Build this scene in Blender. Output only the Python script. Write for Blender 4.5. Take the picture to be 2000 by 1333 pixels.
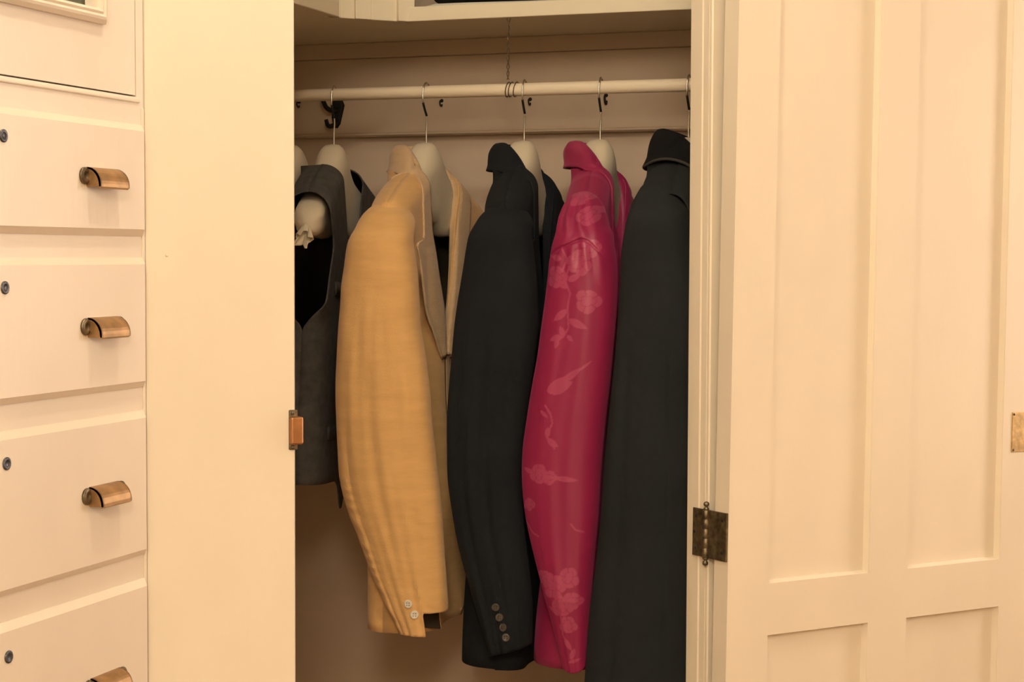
import bpy, bmesh, math, random
import numpy as np
from mathutils import Vector, Matrix

random.seed(4)
for o in list(bpy.data.objects):
    bpy.data.objects.remove(o, do_unlink=True)
SC = bpy.context.scene
COL = SC.collection
R = math.radians

# ------------------------------------------------------------------ camera
cam = bpy.data.cameras.new('camera')
cam.sensor_width = 36.0
cam.lens = 3503.0 / 2000.0 * 36.0
cam.clip_start = 0.05
camo = bpy.data.objects.new('camera', cam)
COL.objects.link(camo)
yaw, pit, rol = R(19.4), R(2.745), R(0.195)
fw = Vector((-math.sin(yaw) * math.cos(pit), math.cos(yaw) * math.cos(pit), -math.sin(pit)))
rt = Vector((math.cos(yaw), math.sin(yaw), 0))
up = rt.cross(fw)
rt2 = rt * math.cos(rol) + up * math.sin(rol)
up2 = rt2.cross(fw)
camo.matrix_world = Matrix(((rt2.x, up2.x, -fw.x, 0), (rt2.y, up2.y, -fw.y, 0),
                            (rt2.z, up2.z, -fw.z, 1.5), (0, 0, 0, 1)))
SC.camera = camo

# ------------------------------------------------------------------ world, light, exposure
w = bpy.data.worlds.new('world')
SC.world = w
w.use_nodes = True
w.node_tree.nodes['Background'].inputs[0].default_value = (1.0, 0.85, 0.65, 1)
w.node_tree.nodes['Background'].inputs[1].default_value = 0.05
vs = SC.view_settings
vs.view_transform = 'Standard'
vs.look = 'None'
vs.exposure = 0.33
vs.gamma = 1.0
vs.use_curve_mapping = False
CEIL = 2.62
LAMPS = [  # x, y, z, watts, radius : the two ceiling lamps of the room
    (-0.50, 1.33, 2.50, 11.0, 0.035),
    (0.25, -0.85, 2.42, 76.0, 0.25),
]
LAMP_COL = (1.0, 0.90, 0.745)
for (x, y, z, e_, r_) in LAMPS:
    ld = bpy.data.lights.new('lamp_light', 'POINT')
    ld.energy = e_
    ld.shadow_soft_size = r_
    ld.color = LAMP_COL
    lo = bpy.data.objects.new('lamp_light', ld)
    lo.location = (x, y, z)
    COL.objects.link(lo)

ad = bpy.data.lights.new('window_daylight', 'AREA')
ad.shape = 'RECTANGLE'; ad.size = 0.62; ad.size_y = 0.92
ad.energy = 26.0
ad.color = (1.0, 0.86, 0.80)
ao = bpy.data.objects.new('window_daylight', ad)
ao.location = (0.72, 2.98, 1.60)
ao.rotation_euler = (R(-90), 0, 0)
COL.objects.link(ao)

# ------------------------------------------------------------------ helpers
def link(o, parent=None):
    COL.objects.link(o)
    if parent is not None:
        o.parent = parent
    return o

def empty(name, loc=(0, 0, 0), rz=0.0, parent=None):
    o = bpy.data.objects.new(name, None)
    o.location = loc
    o.rotation_euler = (0, 0, rz)
    o.empty_display_size = 0.05
    return link(o, parent)

def tag(o, label=None, cat=None, group=None, kind=None):
    if label: o['label'] = label
    if cat: o['category'] = cat
    if group: o['group'] = group
    if kind: o['kind'] = kind
    return o

def mesh(name, vs_, fs, mat=None, parent=None, smooth=False, bevel=0, solid=0, mat2=None, offs=0.0, seg=2):
    me = bpy.data.meshes.new(name)
    me.from_pydata([tuple(map(float, v)) for v in vs_], [], fs)
    me.update()
    bm = bmesh.new()
    bm.from_mesh(me)
    bmesh.ops.recalc_face_normals(bm, faces=bm.faces[:])
    bm.to_mesh(me)
    bm.free()
    o = bpy.data.objects.new(name, me)
    if mat: me.materials.append(mat)
    if mat2: me.materials.append(mat2)
    if smooth:
        me.polygons.foreach_set('use_smooth', [True] * len(me.polygons))
    if bevel:
        m = o.modifiers.new('bevel', 'BEVEL')
        m.width = bevel; m.segments = seg; m.limit_method = 'ANGLE'; m.angle_limit = R(40)
    if solid:
        m = o.modifiers.new('solid', 'SOLIDIFY')
        m.thickness = solid; m.offset = offs
        if mat2: m.material_offset = 1
    return link(o, parent)

BF = [(0, 1, 3, 2), (4, 6, 7, 5), (0, 2, 6, 4), (1, 5, 7, 3), (0, 4, 5, 1), (2, 3, 7, 6)]
def boxes(name, bs, mat, parent=None, bevel=0.0, seg=2):
    V, F = [], []
    for (x0, x1, y0, y1, z0, z1) in bs:
        k = len(V)
        V += [(x, y, z) for x in (x0, x1) for y in (y0, y1) for z in (z0, z1)]
        F += [tuple(k + i for i in f) for f in BF]
    return mesh(name, V, F, mat, parent, bevel=bevel, seg=seg)

def prism(name, poly, z0, z1, mat, parent=None, bevel=0.0, smooth=False):
    """vertical extrusion of an xy polygon"""
    n = len(poly)
    V = [(x, y, z0) for x, y in poly] + [(x, y, z1) for x, y in poly]
    F = [tuple(range(n - 1, -1, -1)), tuple(range(n, 2 * n))]
    F += [(i, (i + 1) % n, n + (i + 1) % n, n + i) for i in range(n)]
    return mesh(name, V, F, mat, parent, bevel=bevel, smooth=smooth)

def grid_faces(nu, nv, wrap=False):
    F = []
    for i in range(nu - 1):
        for j in range(nv if wrap else nv - 1):
            a = i * nv + j; b = i * nv + (j + 1) % nv
            F.append((a, b, b + nv, a + nv))
    return F

def catmull(P, n):
    P = [np.array(p, float) for p in P]
    Q = [2 * P[0] - P[1]] + P + [2 * P[-1] - P[-2]]
    out = []
    for k in range(n):
        t = k / (n - 1) * (len(P) - 1)
        i = min(int(t), len(P) - 2); f = t - i
        a, b, c, d = Q[i], Q[i + 1], Q[i + 2], Q[i + 3]
        out.append(0.5 * ((2 * b) + (c - a) * f + (2 * a - 5 * b + 4 * c - d) * f * f + (3 * b - a - 3 * c + d) * f ** 3))
    return out

def tube(name, pts, rad, mat, parent=None, seg=10, smooth_n=0, caps=True):
    P = catmull(pts, smooth_n) if smooth_n else [np.array(p, float) for p in pts]
    n = len(P)
    rr = rad if callable(rad) else (lambda t: rad)
    V = []
    T0 = P[1] - P[0]
    ref = np.array((0, 0, 1.0)) if abs(T0[2]) < 0.9 * np.linalg.norm(T0) else np.array((1.0, 0, 0))
    u = None
    for i in range(n):
        T = P[min(i + 1, n - 1)] - P[max(i - 1, 0)]
        T = T / (np.linalg.norm(T) + 1e-12)
        if u is None:
            u = np.cross(T, ref)
        else:
            u = u - T * (u @ T)
        u = u / (np.linalg.norm(u) + 1e-12)
        v = np.cross(T, u)
        r = rr(i / (n - 1))
        for k in range(seg):
            a = 2 * math.pi * k / seg
            V.append(P[i] + r * (math.cos(a) * u + math.sin(a) * v))
    F = grid_faces(n, seg, True)
    if caps:
        F += [tuple(range(seg)), tuple(range((n - 1) * seg, n * seg))]
    return mesh(name, V, F, mat, parent, smooth=True)

def lathe(name, prof, mat, parent=None, seg=20, M=None):
    """prof [(r, h)], axis local z, optional matrix"""
    V = []
    for r, h in prof:
        for k in range(seg):
            a = 2 * math.pi * k / seg
            p = Vector((r * math.cos(a), r * math.sin(a), h))
            V.append(tuple(M @ p) if M else tuple(p))
    F = grid_faces(len(prof), seg, True)
    F += [tuple(range(seg)), tuple(range((len(prof) - 1) * seg, len(prof) * seg))]
    return mesh(name, V, F, mat, parent, smooth=True)

def sstep(a, b, x):
    t = min(1.0, max(0.0, (x - a) / (b - a)))
    return t * t * (3 - 2 * t)

# ------------------------------------------------------------------ materials
def mat_base(name):
    m = bpy.data.materials.new(name)
    m.use_nodes = True
    nt = m.node_tree
    return m, nt, nt.nodes['Principled BSDF']

def N(nt, typ, **kw):
    n = nt.nodes.new(typ)
    for k, v in kw.items():
        setattr(n, k, v)
    return n

def ramp(nt, stops):
    r = N(nt, 'ShaderNodeValToRGB')
    el = r.color_ramp.elements
    while len(el) < len(stops):
        el.new(0.5)
    for e_, (p, c) in zip(el, stops):
        e_.position = p
        e_.color = (c[0], c[1], c[2], 1)
    return r

def coords(nt, scale=(1, 1, 1), src='Object'):
    tc = N(nt, 'ShaderNodeTexCoord')
    mp = N(nt, 'ShaderNodeMapping')
    mp.inputs['Scale'].default_value = scale
    nt.links.new(tc.outputs[src], mp.inputs[0])
    return mp

def bump(nt, b, h, strength, dist=0.002):
    bp = N(nt, 'ShaderNodeBump')
    bp.inputs['Strength'].default_value = strength
    bp.inputs['Distance'].default_value = dist
    nt.links.new(h, bp.inputs['Height'])
    nt.links.new(bp.outputs[0], b.inputs['Normal'])

def paint(name, col, rough=0.38, var=0.03, scale=(6, 6, 3), bumps=0.12):
    m, nt, b = mat_base(name)
    mp = coords(nt, scale)
    nz = N(nt, 'ShaderNodeTexNoise')
    nz.inputs['Scale'].default_value = 1.3
    nz.inputs['Detail'].default_value = 4
    nt.links.new(mp.outputs[0], nz.inputs[0])
    c0 = tuple(c * (1 - var) for c in col); c1 = tuple(min(1, c * (1 + var)) for c in col)
    r = ramp(nt, [(0.3, c0), (0.7, c1)])
    nt.links.new(nz.outputs[0], r.inputs[0])
    nt.links.new(r.outputs[0], b.inputs['Base Color'])
    b.inputs['Roughness'].default_value = rough
    b.inputs['Specular IOR Level'].default_value = 0.35
    mp2 = coords(nt, (60, 60, 12))
    n2 = N(nt, 'ShaderNodeTexNoise')
    n2.inputs['Scale'].default_value = 2.0
    n2.inputs['Detail'].default_value = 3
    nt.links.new(mp2.outputs[0], n2.inputs[0])
    bump(nt, b, n2.outputs[0], bumps, 0.0015)
    return m

def cloth(name, col, col2=None, rough=0.9, weave=900, wamp=0.25, sheen=0.25, noise=9.0, stretch=(1, 1, 1), tint=None):
    m, nt, b = mat_base(name)
    col2 = col2 or tuple(c * 0.8 for c in col)
    mp = coords(nt, stretch)
    nz = N(nt, 'ShaderNodeTexNoise')
    nz.inputs['Scale'].default_value = noise
    nz.inputs['Detail'].default_value = 6
    nz.inputs['Roughness'].default_value = 0.62
    nt.links.new(mp.outputs[0], nz.inputs[0])
    r = ramp(nt, [(0.3, col2), (0.72, col)])
    nt.links.new(nz.outputs[0], r.inputs[0])
    nt.links.new(r.outputs[0], b.inputs['Base Color'])
    b.inputs['Roughness'].default_value = rough
    b.inputs['Specular IOR Level'].default_value = 0.2
    b.inputs['Sheen Weight'].default_value = sheen
    tint = tint or tuple(min(1, c * 2 + .1) for c in col)
    b.inputs['Sheen Tint'].default_value = (*tint, 1)
    mp2 = coords(nt, (1, 1, 1))
    n2 = N(nt, 'ShaderNodeTexNoise')
    n2.inputs['Scale'].default_value = weave
    n2.inputs['Detail'].default_value = 2
    nt.links.new(mp2.outputs[0], n2.inputs[0])
    bump(nt, b, n2.outputs[0], wamp, 0.002)
    return m

def metal(name, col, rough=0.4, var=0.35, scale=90, met=0.9):
    m, nt, b = mat_base(name)
    mp = coords(nt, (1, 1, 1))
    nz = N(nt, 'ShaderNodeTexNoise')
    nz.inputs['Scale'].default_value = scale
    nz.inputs['Detail'].default_value = 5
    nt.links.new(mp.outputs[0], nz.inputs[0])
    r = ramp(nt, [(0.3, tuple(c * (1 - var) for c in col)), (0.68, tuple(min(1, c * (1 + var)) for c in col))])
    nt.links.new(nz.outputs[0], r.inputs[0])
    nt.links.new(r.outputs[0], b.inputs['Base Color'])
    b.inputs['Metallic'].default_value = met
    b.inputs['Roughness'].default_value = rough
    bump(nt, b, nz.outputs[0], 0.15, 0.001)
    return m

CREAM = (0.735, 0.640, 0.495)
M_PAINT = paint('cream_gloss_paint', CREAM)
M_DOOR = paint('door_cream_paint', (0.735, 0.640, 0.500), rough=0.36)
M_DRAWER = paint('drawer_cream_paint', (0.70, 0.605, 0.480), rough=0.33)
M_WALL = paint('cream_wall_paint', CREAM, rough=0.5, bumps=0.05)
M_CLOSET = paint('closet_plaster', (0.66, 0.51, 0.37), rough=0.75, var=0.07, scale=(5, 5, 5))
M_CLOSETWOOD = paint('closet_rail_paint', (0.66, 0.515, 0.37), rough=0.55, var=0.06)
M_SHELF = paint('shelf_cream_paint', (0.90, 0.80, 0.59), rough=0.5)
M_CEIL = paint('ceiling_white', (0.85, 0.80, 0.70), rough=0.8)
M_FLOOR = paint('floor_oak', (0.33, 0.19, 0.09), rough=0.4, var=0.25, scale=(2, 20, 2))
M_ROD = paint('rod_bare_wood', (0.90, 0.77, 0.56), rough=0.55, var=0.08, scale=(3, 40, 40))
M_BRASS = metal('aged_brass', (0.40, 0.245, 0.115), 0.42, 0.25, 60)
M_BRASSD = metal('dark_aged_brass', (0.165, 0.130, 0.080), 0.5, 0.55, 120)
M_COPPER = metal('copper_brown_keeper', (0.42, 0.20, 0.085), 0.4, 0.2, 60)
M_PLATE = metal('worn_brass_plate', (0.48, 0.33, 0.15), 0.45, 0.25, 150)
M_STEEL = metal('polished_wire', (0.72, 0.66, 0.56), 0.25, 0.08, 40, 1.0)
M_WIRE = metal('rusty_wire', (0.16, 0.105, 0.06), 0.6, 0.4, 200, 0.6)
M_IRON = metal('black_iron', (0.014, 0.012, 0.011), 0.6, 0.3, 60, 0.3)
M_KEY = metal('keyhole_steel', (0.10, 0.10, 0.11), 0.4, 0.4, 120, 0.8)
M_PAD = cloth('ivory_padded_cotton', (0.74, 0.64, 0.465), (0.70, 0.595, 0.42), 0.85, 700, 0.12, 0.1)
M_BEIGE = cloth('golden_beige_linen', (0.86, 0.515, 0.200), (0.75, 0.435, 0.162), 0.85, 800, 0.35, 0.5, 14, (1, 1, 5), tint=(.62, .52, .46))
M_BEIGEB = cloth('golden_beige_linen_wrinkled', (0.74, 0.50, 0.28), (0.65, 0.43, 0.23), 0.85, 420, 0.6, 0.5, 14, (1, 1, 5), tint=(.62, .52, .46))
M_BLACK = cloth('charcoal_black_wool', (0.0158, 0.0180, 0.0210), (0.0115, 0.0135, 0.016), 0.95, 900, 0.3, 0.06)
M_COAT = cloth('black_coat_wool', (0.0270, 0.0305, 0.0310), (0.0205, 0.0235, 0.024), 0.95, 900, 0.3, 0.06)
M_VELVET = cloth('black_velvet', (0.010, 0.0095, 0.0098), (0.008, 0.0075, 0.0077), 1.0, 900, 0.2, 0.05)
M_PIPING = cloth('grey_piping', (0.07, 0.064, 0.055), None, 0.8, 900, 0.2, 0.1)
M_VEST = cloth('charcoal_tweed', (0.108, 0.099, 0.086), (0.062, 0.057, 0.050), 1.0, 600, 0.6, 0.1, 60)
M_LINING = cloth('dark_lining', (0.015, 0.013, 0.012), None, 0.6, 900, 0.1, 0.0)
M_LINING2 = cloth('olive_grey_lining', (0.06, 0.045, 0.028), None, 0.6, 900, 0.1, 0.0)
M_LINING3 = cloth('dark_plum_lining', (0.05, 0.008, 0.022), None, 0.5, 900, 0.1, 0.0)
M_PEARL = paint('pearl_button', (0.80, 0.72, 0.58), rough=0.2)
M_HORN = paint('horn_button', (0.09, 0.075, 0.055), rough=0.3)
M_PAPER = paint('white_paper', (0.80, 0.74, 0.63), rough=0.8)
M_BLKCLOTH = cloth('black_folded_cloth', (0.016, 0.015, 0.016), None, 0.95)
M_GREYCLOTH = cloth('grey_folded_cloth', (0.22, 0.17, 0.11), None, 0.95)

def brocade():
    m, nt, b = mat_base('crimson_silk_brocade')
    at = N(nt, 'ShaderNodeAttribute')
    at.attribute_name = 'pattern'
    r = ramp(nt, [(0.0, (0.325, 0.0150, 0.074)), (1.0, (0.450, 0.062, 0.138))])
    nt.links.new(at.outputs['Fac'], r.inputs[0])
    nt.links.new(r.outputs[0], b.inputs['Base Color'])
    r2 = ramp(nt, [(0.0, (0.5, 0.5, 0.5)), (1.0, (0.36, 0.36, 0.36))])
    nt.links.new(at.outputs['Fac'], r2.inputs[0])
    nt.links.new(r2.outputs[0], b.inputs['Roughness'])
    b.inputs['Sheen Weight'].default_value = 0.3
    b.inputs['Sheen Tint'].default_value = (0.8, 0.15, 0.35, 1)
    mp = coords(nt, (1, 1, 1))
    n2 = N(nt, 'ShaderNodeTexNoise')
    n2.inputs['Scale'].default_value = 700
    nt.links.new(mp.outputs[0], n2.inputs[0])
    bump(nt, b, n2.outputs[0], 0.15, 0.001)
    return m
M_BROCADE = brocade()

def glass():
    m, nt, b = mat_base('window_glass')
    b.inputs['Base Color'].default_value = (0.85, 0.92, 0.86, 1)
    b.inputs['Roughness'].default_value = 0.03
    b.inputs['Transmission Weight'].default_value = 1.0
    b.inputs['IOR'].default_value = 1.45
    return m
M_GLASS = glass()
mm, nt, b = mat_base('lamp_opal')
b.inputs['Emission Color'].default_value = (1.0, 0.85, 0.6, 1)
b.inputs['Emission Strength'].default_value = 2.0
M_OPAL = mm

# ------------------------------------------------------------------ the room
YB, XL, XR, YF = 2.86, -1.43, 2.1, -1.4      # back wall, left wall, right wall, wall behind the camera
XD = -0.9135                                  # face of the built-in dresser
def struct(o): return tag(o, kind='structure')
struct(boxes('floor', [(XL - .1, XR + .1, YF - .1, YB + .1, -0.1, 0)], M_FLOOR))
struct(boxes('ceiling', [(XL - .1, XR + .1, YF - .1, YB + .1, CEIL, CEIL + .1)], M_CEIL))
struct(boxes('wall_left', [(XL - .1, XL, YF - .1, YB + .1, 0, CEIL), (XL, XD - .012, YF, 1.05, 0, CEIL)], M_WALL))
WX0, WX1, WZ0, WZ1 = 0.42, 1.02, 1.15, 2.05
struct(boxes('wall_back', [(XL, WX0, YB, YB + .1, 0, CEIL), (WX1, XR, YB, YB + .1, 0, CEIL),
                           (WX0, WX1, YB, YB + .1, 0, WZ0), (WX0, WX1, YB, YB + .1, WZ1, CEIL)], M_CLOSET))
win = empty('window_1', ((WX0 + WX1) / 2, YB, WZ0)); struct(win)
hw = (WX1 - WX0) / 2
for (a0, a1, c0, c1) in ((-hw, -hw + .035, 0, WZ1 - WZ0), (hw - .035, hw, 0, WZ1 - WZ0), (-hw + .035, hw - .035, 0, .04), (-hw + .035, hw - .035, WZ1 - WZ0 - .04, WZ1 - WZ0), (-hw + .035, hw - .035, .43, .46)):
    boxes('sash_bar', [(a0, a1, .02, .06, c0, c1)], M_PAINT, win)
boxes('window_sill', [(-hw - .03, hw + .03, -.03, .02, -.03, 0.0)], M_PAINT, win)
struct(boxes('wall_right', [(XR, XR + .1, YF - .1, YB + .1, 0, CEIL)], M_WALL))
struct(boxes('wall_front', [(XL, XR, YF - .1, YF, 0, CEIL)], M_WALL))

# closet front: a wall set diagonally across the corner; local x runs along it, local -y points into the room
JX, JY, TH = -0.52, 2.10, R(51.75)
def wframe(o):
    o.location = (JX, JY, 0); o.rotation_euler = (0, 0, TH); return o
HEAD = 2.46
wd = empty('wall_diagonal'); wframe(wd); struct(wd)
# y = -n : wall face at y=-0.048
prism('stile_board', [(-0.696, -0.048), (-0.5385, -0.048), (-0.5368, -0.0463), (-0.5368, -0.030), (-0.710, -0.030)], 0, HEAD, M_PAINT, wd)
boxes('header_board', [(-0.72, 0.90, -0.048, -0.006, HEAD, CEIL)], M_PAINT, wd)
boxes('wall_panel', [(0.05, 0.99, -0.040, -0.006, 0, HEAD)], M_WALL, wd)
# right jamb, its profile seen edge-on beside the hinge
prism('door_jamb', [(0.05, -0.005), (0.0035, -0.005), (0.0020, -0.006), (0.0020, -0.0140), (-0.0012, -0.0155),
                    (-0.0012, -0.0310), (0.0, -0.0330), (0.0, -0.0425), (0.0022, -0.0430), (0.05, -0.0430)], 0, HEAD, M_PAINT, wd)
prism('casing', [(0.0028, -0.0435), (0.0005, -0.0445), (0.0005, -0.0470), (0.0020, -0.0485), (0.07, -0.0485), (0.07, -0.0435)], 0, HEAD, M_PAINT, wd)
lathe('nail_head', [(.0001, .0007), (.0010, .0006), (.0016, 0)], M_PAINT, wd, 10,
      Matrix.Translation((-0.6745, -0.048, 1.4985)) @ Matrix.Rotation(R(90), 4, 'X'))
# keeper (strike) let into the edge of the left board
kp = boxes('keeper_plate', [(-0.5445, -0.5355, -0.0505, -0.030, 1.3005, 1.3415)], M_BRASSD, wd, bevel=0.001)
tag(kp, 'dark brass keeper plate')
kb = boxes('keeper_lip', [(-0.5445, -0.5305, -0.0545, -0.034, 1.3060, 1.3345)], M_COPPER, kp, bevel=0.002)
for zz in (1.3033, 1.3385):
    lathe('screw', [(0.0001, 0.0012), (0.0016, 0.0010), (0.0019, 0)], M_BRASSD, kp, 10,
          Matrix.Translation((-0.541, -0.0507, zz)) @ Matrix.Rotation(R(90), 4, 'X'))

# ------------------------------------------------------------------ the closet door, swung right back
SAG = R(0.8)
DW, DN0, DN1 = 0.522, 0.0625, 0.088           # width, back and front face (distance in front of the wall datum)
door = empty('door_1')
struct(door)
door.matrix_world = (Matrix.Translation((JX, JY, 0)) @ Matrix.Rotation(TH, 4, 'Z') @
                     Matrix.Translation((-0.001, 0, 1.17)) @ Matrix.Rotation(SAG, 4, 'Y'))
def dz(z): return z - 1.17
def dbox(name, s0, s1, z0, z1, n0=DN0, n1=DN1, bev=0.0, m=None, parent=door):
    return boxes(name, [(s0, s1, -n1, -n0, dz(z0), dz(z1))], m or M_DOOR, parent, bevel=bev)
DB, DT = 0.015, 2.45
S = [0.0, 0.0625, 0.2235, 0.2890, 0.4545, DW]
rails = [(DB, 0.20), (1.0505, 1.1125), (2.34, DT)]
dbox('stile', S[0], S[1], DB, DT)
dbox('stile', S[4], S[5], DB, DT)
for (a, b_) in rails:
    dbox('rail', S[1], S[4], a, b_)
for (a, b_) in ((0.20, 1.0505), (1.1125, 2.34)):
    dbox('mullion', S[2], S[3], a, b_)
    for (s0, s1) in ((S[1], S[2]), (S[3], S[4])):
        p = dbox('panel', s0 - .004, s1 + .004, a - .004, b_ + .004, 0.068, 0.0795, 0)
        # sloped sticking round the panel
        V, F = [], []
        q = 0.0028; nf, nb = DN1 - 0.0015, 0.0795
        for (ss, zz, nn) in ((s0, a, nf), (s1, a, nf), (s1, b_, nf), (s0, b_, nf),
                             (s0 + q, a + q, nb), (s1 - q, a + q, nb), (s1 - q, b_ - q, nb), (s0 + q, b_ - q, nb),
                             (s0, a, nb), (s1, a, nb), (s1, b_, nb), (s0, b_, nb)):
            V.append((ss, -nn, dz(zz)))
        for i in range(4):
            j = (i + 1) % 4
            F += [(i, j, 4 + j, 4 + i), (4 + i, 4 + j, 8 + j, 8 + i), (8 + i, 8 + j, j, i)]
        mesh('panel_moulding', V, F, M_DOOR, p)
# lock plate on the far stile
lp = dbox('lock_plate', 0.4705, 0.516, 1.2515, 1.304, 0.086, 0.0892, 0.0006, M_PLATE)
tag(lp, 'worn brass lock plate')
for (ss, zz) in ((0.4735, 1.301), (0.4735, 1.2545), (0.513, 1.301), (0.513, 1.2545)):
    lathe('screw', [(0.0001, 0.0009), (0.0013, 0.0008), (0.0017, 0)], M_BRASSD, lp, 10,
          Matrix.Translation((ss, -0.0891, dz(zz))) @ Matrix.Rotation(R(90), 4, 'X'))
lathe('key_hole', [(0.0001, 0.0006), (0.0024, 0.0005), (0.0028, 0)], M_IRON, lp, 12,
      Matrix.Translation((0.498, -0.0891, dz(1.277))) @ Matrix.Rotation(R(90), 4, 'X'))
# butt hinges: jamb leaf, door leaf, pin with ball tips
def hinge(zc):
    h = boxes('hinge', [(-0.0026, -0.0004, -0.046, -0.0235, dz(zc - .0285), dz(zc + .0285))], M_BRASSD, door, bevel=0.0004)
    h['label'] = 'dark tarnished brass butt hinge with ball tips'
    boxes('door_leaf', [(-0.0026, 0.0006, -0.0868, -0.050, dz(zc - .0285), dz(zc + .0285))], M_BRASSD, h, bevel=0.0004)
    prof = []
    r = 0.0043
    for k in range(5):
        z0 = -.0285 + k * .0114
        prof += [(r * .9, z0 + .0002), (r, z0 + .0007), (r, z0 + .0107), (r * .9, z0 + .0112)]
    lathe('knuckle', prof, M_BRASSD, h, 14, Matrix.Translation((-0.0022, -0.0485, dz(zc))))
    for sgn in (1, -1):
        tip = [(0.0034, .0285), (0.0036, .0300), (0.0019, .0312), (0.0017, .0322), (0.0031, .0335), (0.0036, .0352), (0.0031, .0368), (0.0016, .0380), (0.0001, .0384)]
        M = Matrix.Translation((-0.0022, -0.0485, dz(zc))) @ (Matrix.Rotation(math.pi, 4, 'X') if sgn < 0 else Matrix())
        lathe('ball_tip', tip, M_BRASSD, h, 12, M)
    for (y_, z_) in ((-.030, .019), (-.027, 0.0), (-.030, -.019), (-.079, .019), (-.079, -.019)):
        lathe('screw', [(0.0001, 0.0007), (0.0016, 0.0006), (0.0021, 0)], M_IRON, h, 10,
              Matrix.Translation((-0.0026, y_, dz(zc + z_))) @ Matrix.Rotation(R(-90), 4, 'Y'))
hinge(1.171)
hinge(2.18)
hinge(0.25)

# ------------------------------------------------------------------ the built-in dresser
DY0, DY1 = 1.055, 1.523
dr = empty('built_in_dresser', (XD, (DY0 + DY1) / 2, 0))
tag(dr, 'cream built-in dresser with brass pulls and a glazed cupboard above its drawers', 'dresser')
def dl(x, y, z): return (x - XD, y - (DY0 + DY1) / 2, z)
def dbx(name, bs, m, parent=dr, bevel=0.0):
    c = (DY0 + DY1) / 2
    return boxes(name, [(x0 - XD, x1 - XD, y0 - c, y1 - c, z0, z1) for (x0, x1, y0, y1, z0, z1) in bs], m, parent, bevel)
YC = 1.2845
CT = 2.25
dbx('body', [(XL + .003, XD, DY0, DY1 - .002, 0.002, 1.6500)], M_DRAWER)
dbx('cupboard_case', [(XL + .003, XL + .02, DY0, DY1 - .002, 1.650, CEIL - .005), (XL + .02, XD, DY0, DY0 + .02, 1.650, CEIL - .005),
                      (XL + .02, XD, DY1 - .0148, DY1 - .002, 1.650, CEIL - .005), (XL + .02, XD, DY0 + .02, DY1 - .012, CT, CEIL - .005)], M_DRAWER)
dbx('bead_strip', [(XD - .004, XD + .0015, DY1 - .0062, DY1 - .0022, 0.01, 1.64)], M_DRAWER, bevel=0.001)
dbx('frame_bead', [(XD - .01, XD + .002, 1.065, DY1 - .010, 1.6445, 1.6487)], M_DRAWER, bevel=0.0012)
drawers = [(1.5170, 1.6236), (1.3712, 1.4963), (1.2081, 1.3485), (1.022, 1.1848), (0.80, 0.998), (0.55, 0.776), (0.12, 0.526)]
H_Z = [1.5705, 1.4335, 1.2785, 1.1015, 0.90, 0.665, 0.33]
K_Z = [1.5987, 1.4710, 1.3219, 1.1566, 0.965, 0.735, 0.44]
def make_pull(parent, y, z):
    """hooded quarter-round brass pull, wider flange tab on either end"""
    prof = []
    n = 10
    for i in range(n + 1):
        a = i / n * R(96)
        prof.append((0.0150 * math.sin(a), 0.0082 - 0.0165 * (1 - math.cos(a)) * 0.98))
    outer = [(x, zz) for x, zz in prof]
    inner = [(x * 0.86, zz - 0.0016) for x, zz in reversed(prof)]
    loop = [(-0.001, 0.0085)] + outer + inner + [(-0.001, 0.0068)]
    L = 0.0245
    V, F = [], []
    c = len(loop)
    for yy in (-L, L):
        for (x, zz) in loop:
            V.append(dl(XD + DP + x, y + yy, z + zz))
    F = [(i, (i + 1) % c, c + (i + 1) % c, c + i) for i in range(c)]
    F += [tuple(range(c)), tuple(range(c, 2 * c))]
    pl = mesh('pull', V, F, M_BRASS, parent)
    pl['label'] = 'aged brass hooded pull'
    # closed cheek at each end + screwed flange
    for sg in (-1, 1):
        ck = [(-0.001, 0.0085)] + prof + [(-0.001, prof[-1][1])]
        V = []
        for yy in (sg * L, sg * (L - 0.002)):
            for (x, zz) in ck:
                V.append(dl(XD + DP + x, y + yy, z + zz))
        c = len(ck)
        F = [(i, (i + 1) % c, c + (i + 1) % c, c + i) for i in range(c)] + [tuple(range(c)), tuple(range(c, 2 * c))]
        mesh('cheek', V, F, M_BRASS, pl)
        lathe('flange', [(0.0078, 0), (0.0078, 0.0016), (0.0066, 0.0026), (0.0030, 0.0028), (0.0028, 0.0018), (0.0001, 0.0018)], M_BRASSD, pl, 18,
              Matrix.Translation(Vector(dl(XD + DP, y + sg * (L + 0.004), z))) @ Matrix.Rotation(R(90), 4, 'Y'))
DP = 0.0075
for (z0, z1), hz, kz in zip(drawers, H_Z, K_Z):
    y0, y1, c = 1.066, DY1 - .0065, 0.0052
    V = []
    for (x, q) in ((XD - .002, 0), (XD + .0010, 0), (XD + DP - .0012, c), (XD + DP, c + .0012)):
        for (yy, zz) in ((y0 + q, z0 + q), (y1 - q, z0 + q), (y1 - q, z1 - q), (y0 + q, z1 - q)):
            V.append(dl(x, yy, zz))
    F = []
    for k in range(3):
        for i in range(4):
            F.append((4 * k + i, 4 * k + (i + 1) % 4, 4 * k + 4 + (i + 1) % 4, 4 * k + 4 + i))
    F += [(0, 1, 2, 3), (12, 13, 14, 15)]
    d = mesh('drawer', V, F, M_DRAWER, dr)
    for yy in (2 * YC - 1.4345, 1.4345):
        make_pull(d, yy, hz)
    kh = lathe('keyhole', [(0.0056, 0), (0.0056, 0.0010), (0.0044, 0.0016), (0.0030, 0.0012), (0.0024, 0.0006), (0.0001, 0.0006)], M_KEY, d, 16,
               Matrix.Translation(Vector(dl(XD + DP - .0001, YC, kz))) @ Matrix.Rotation(R(90), 4, 'Y'))
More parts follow.
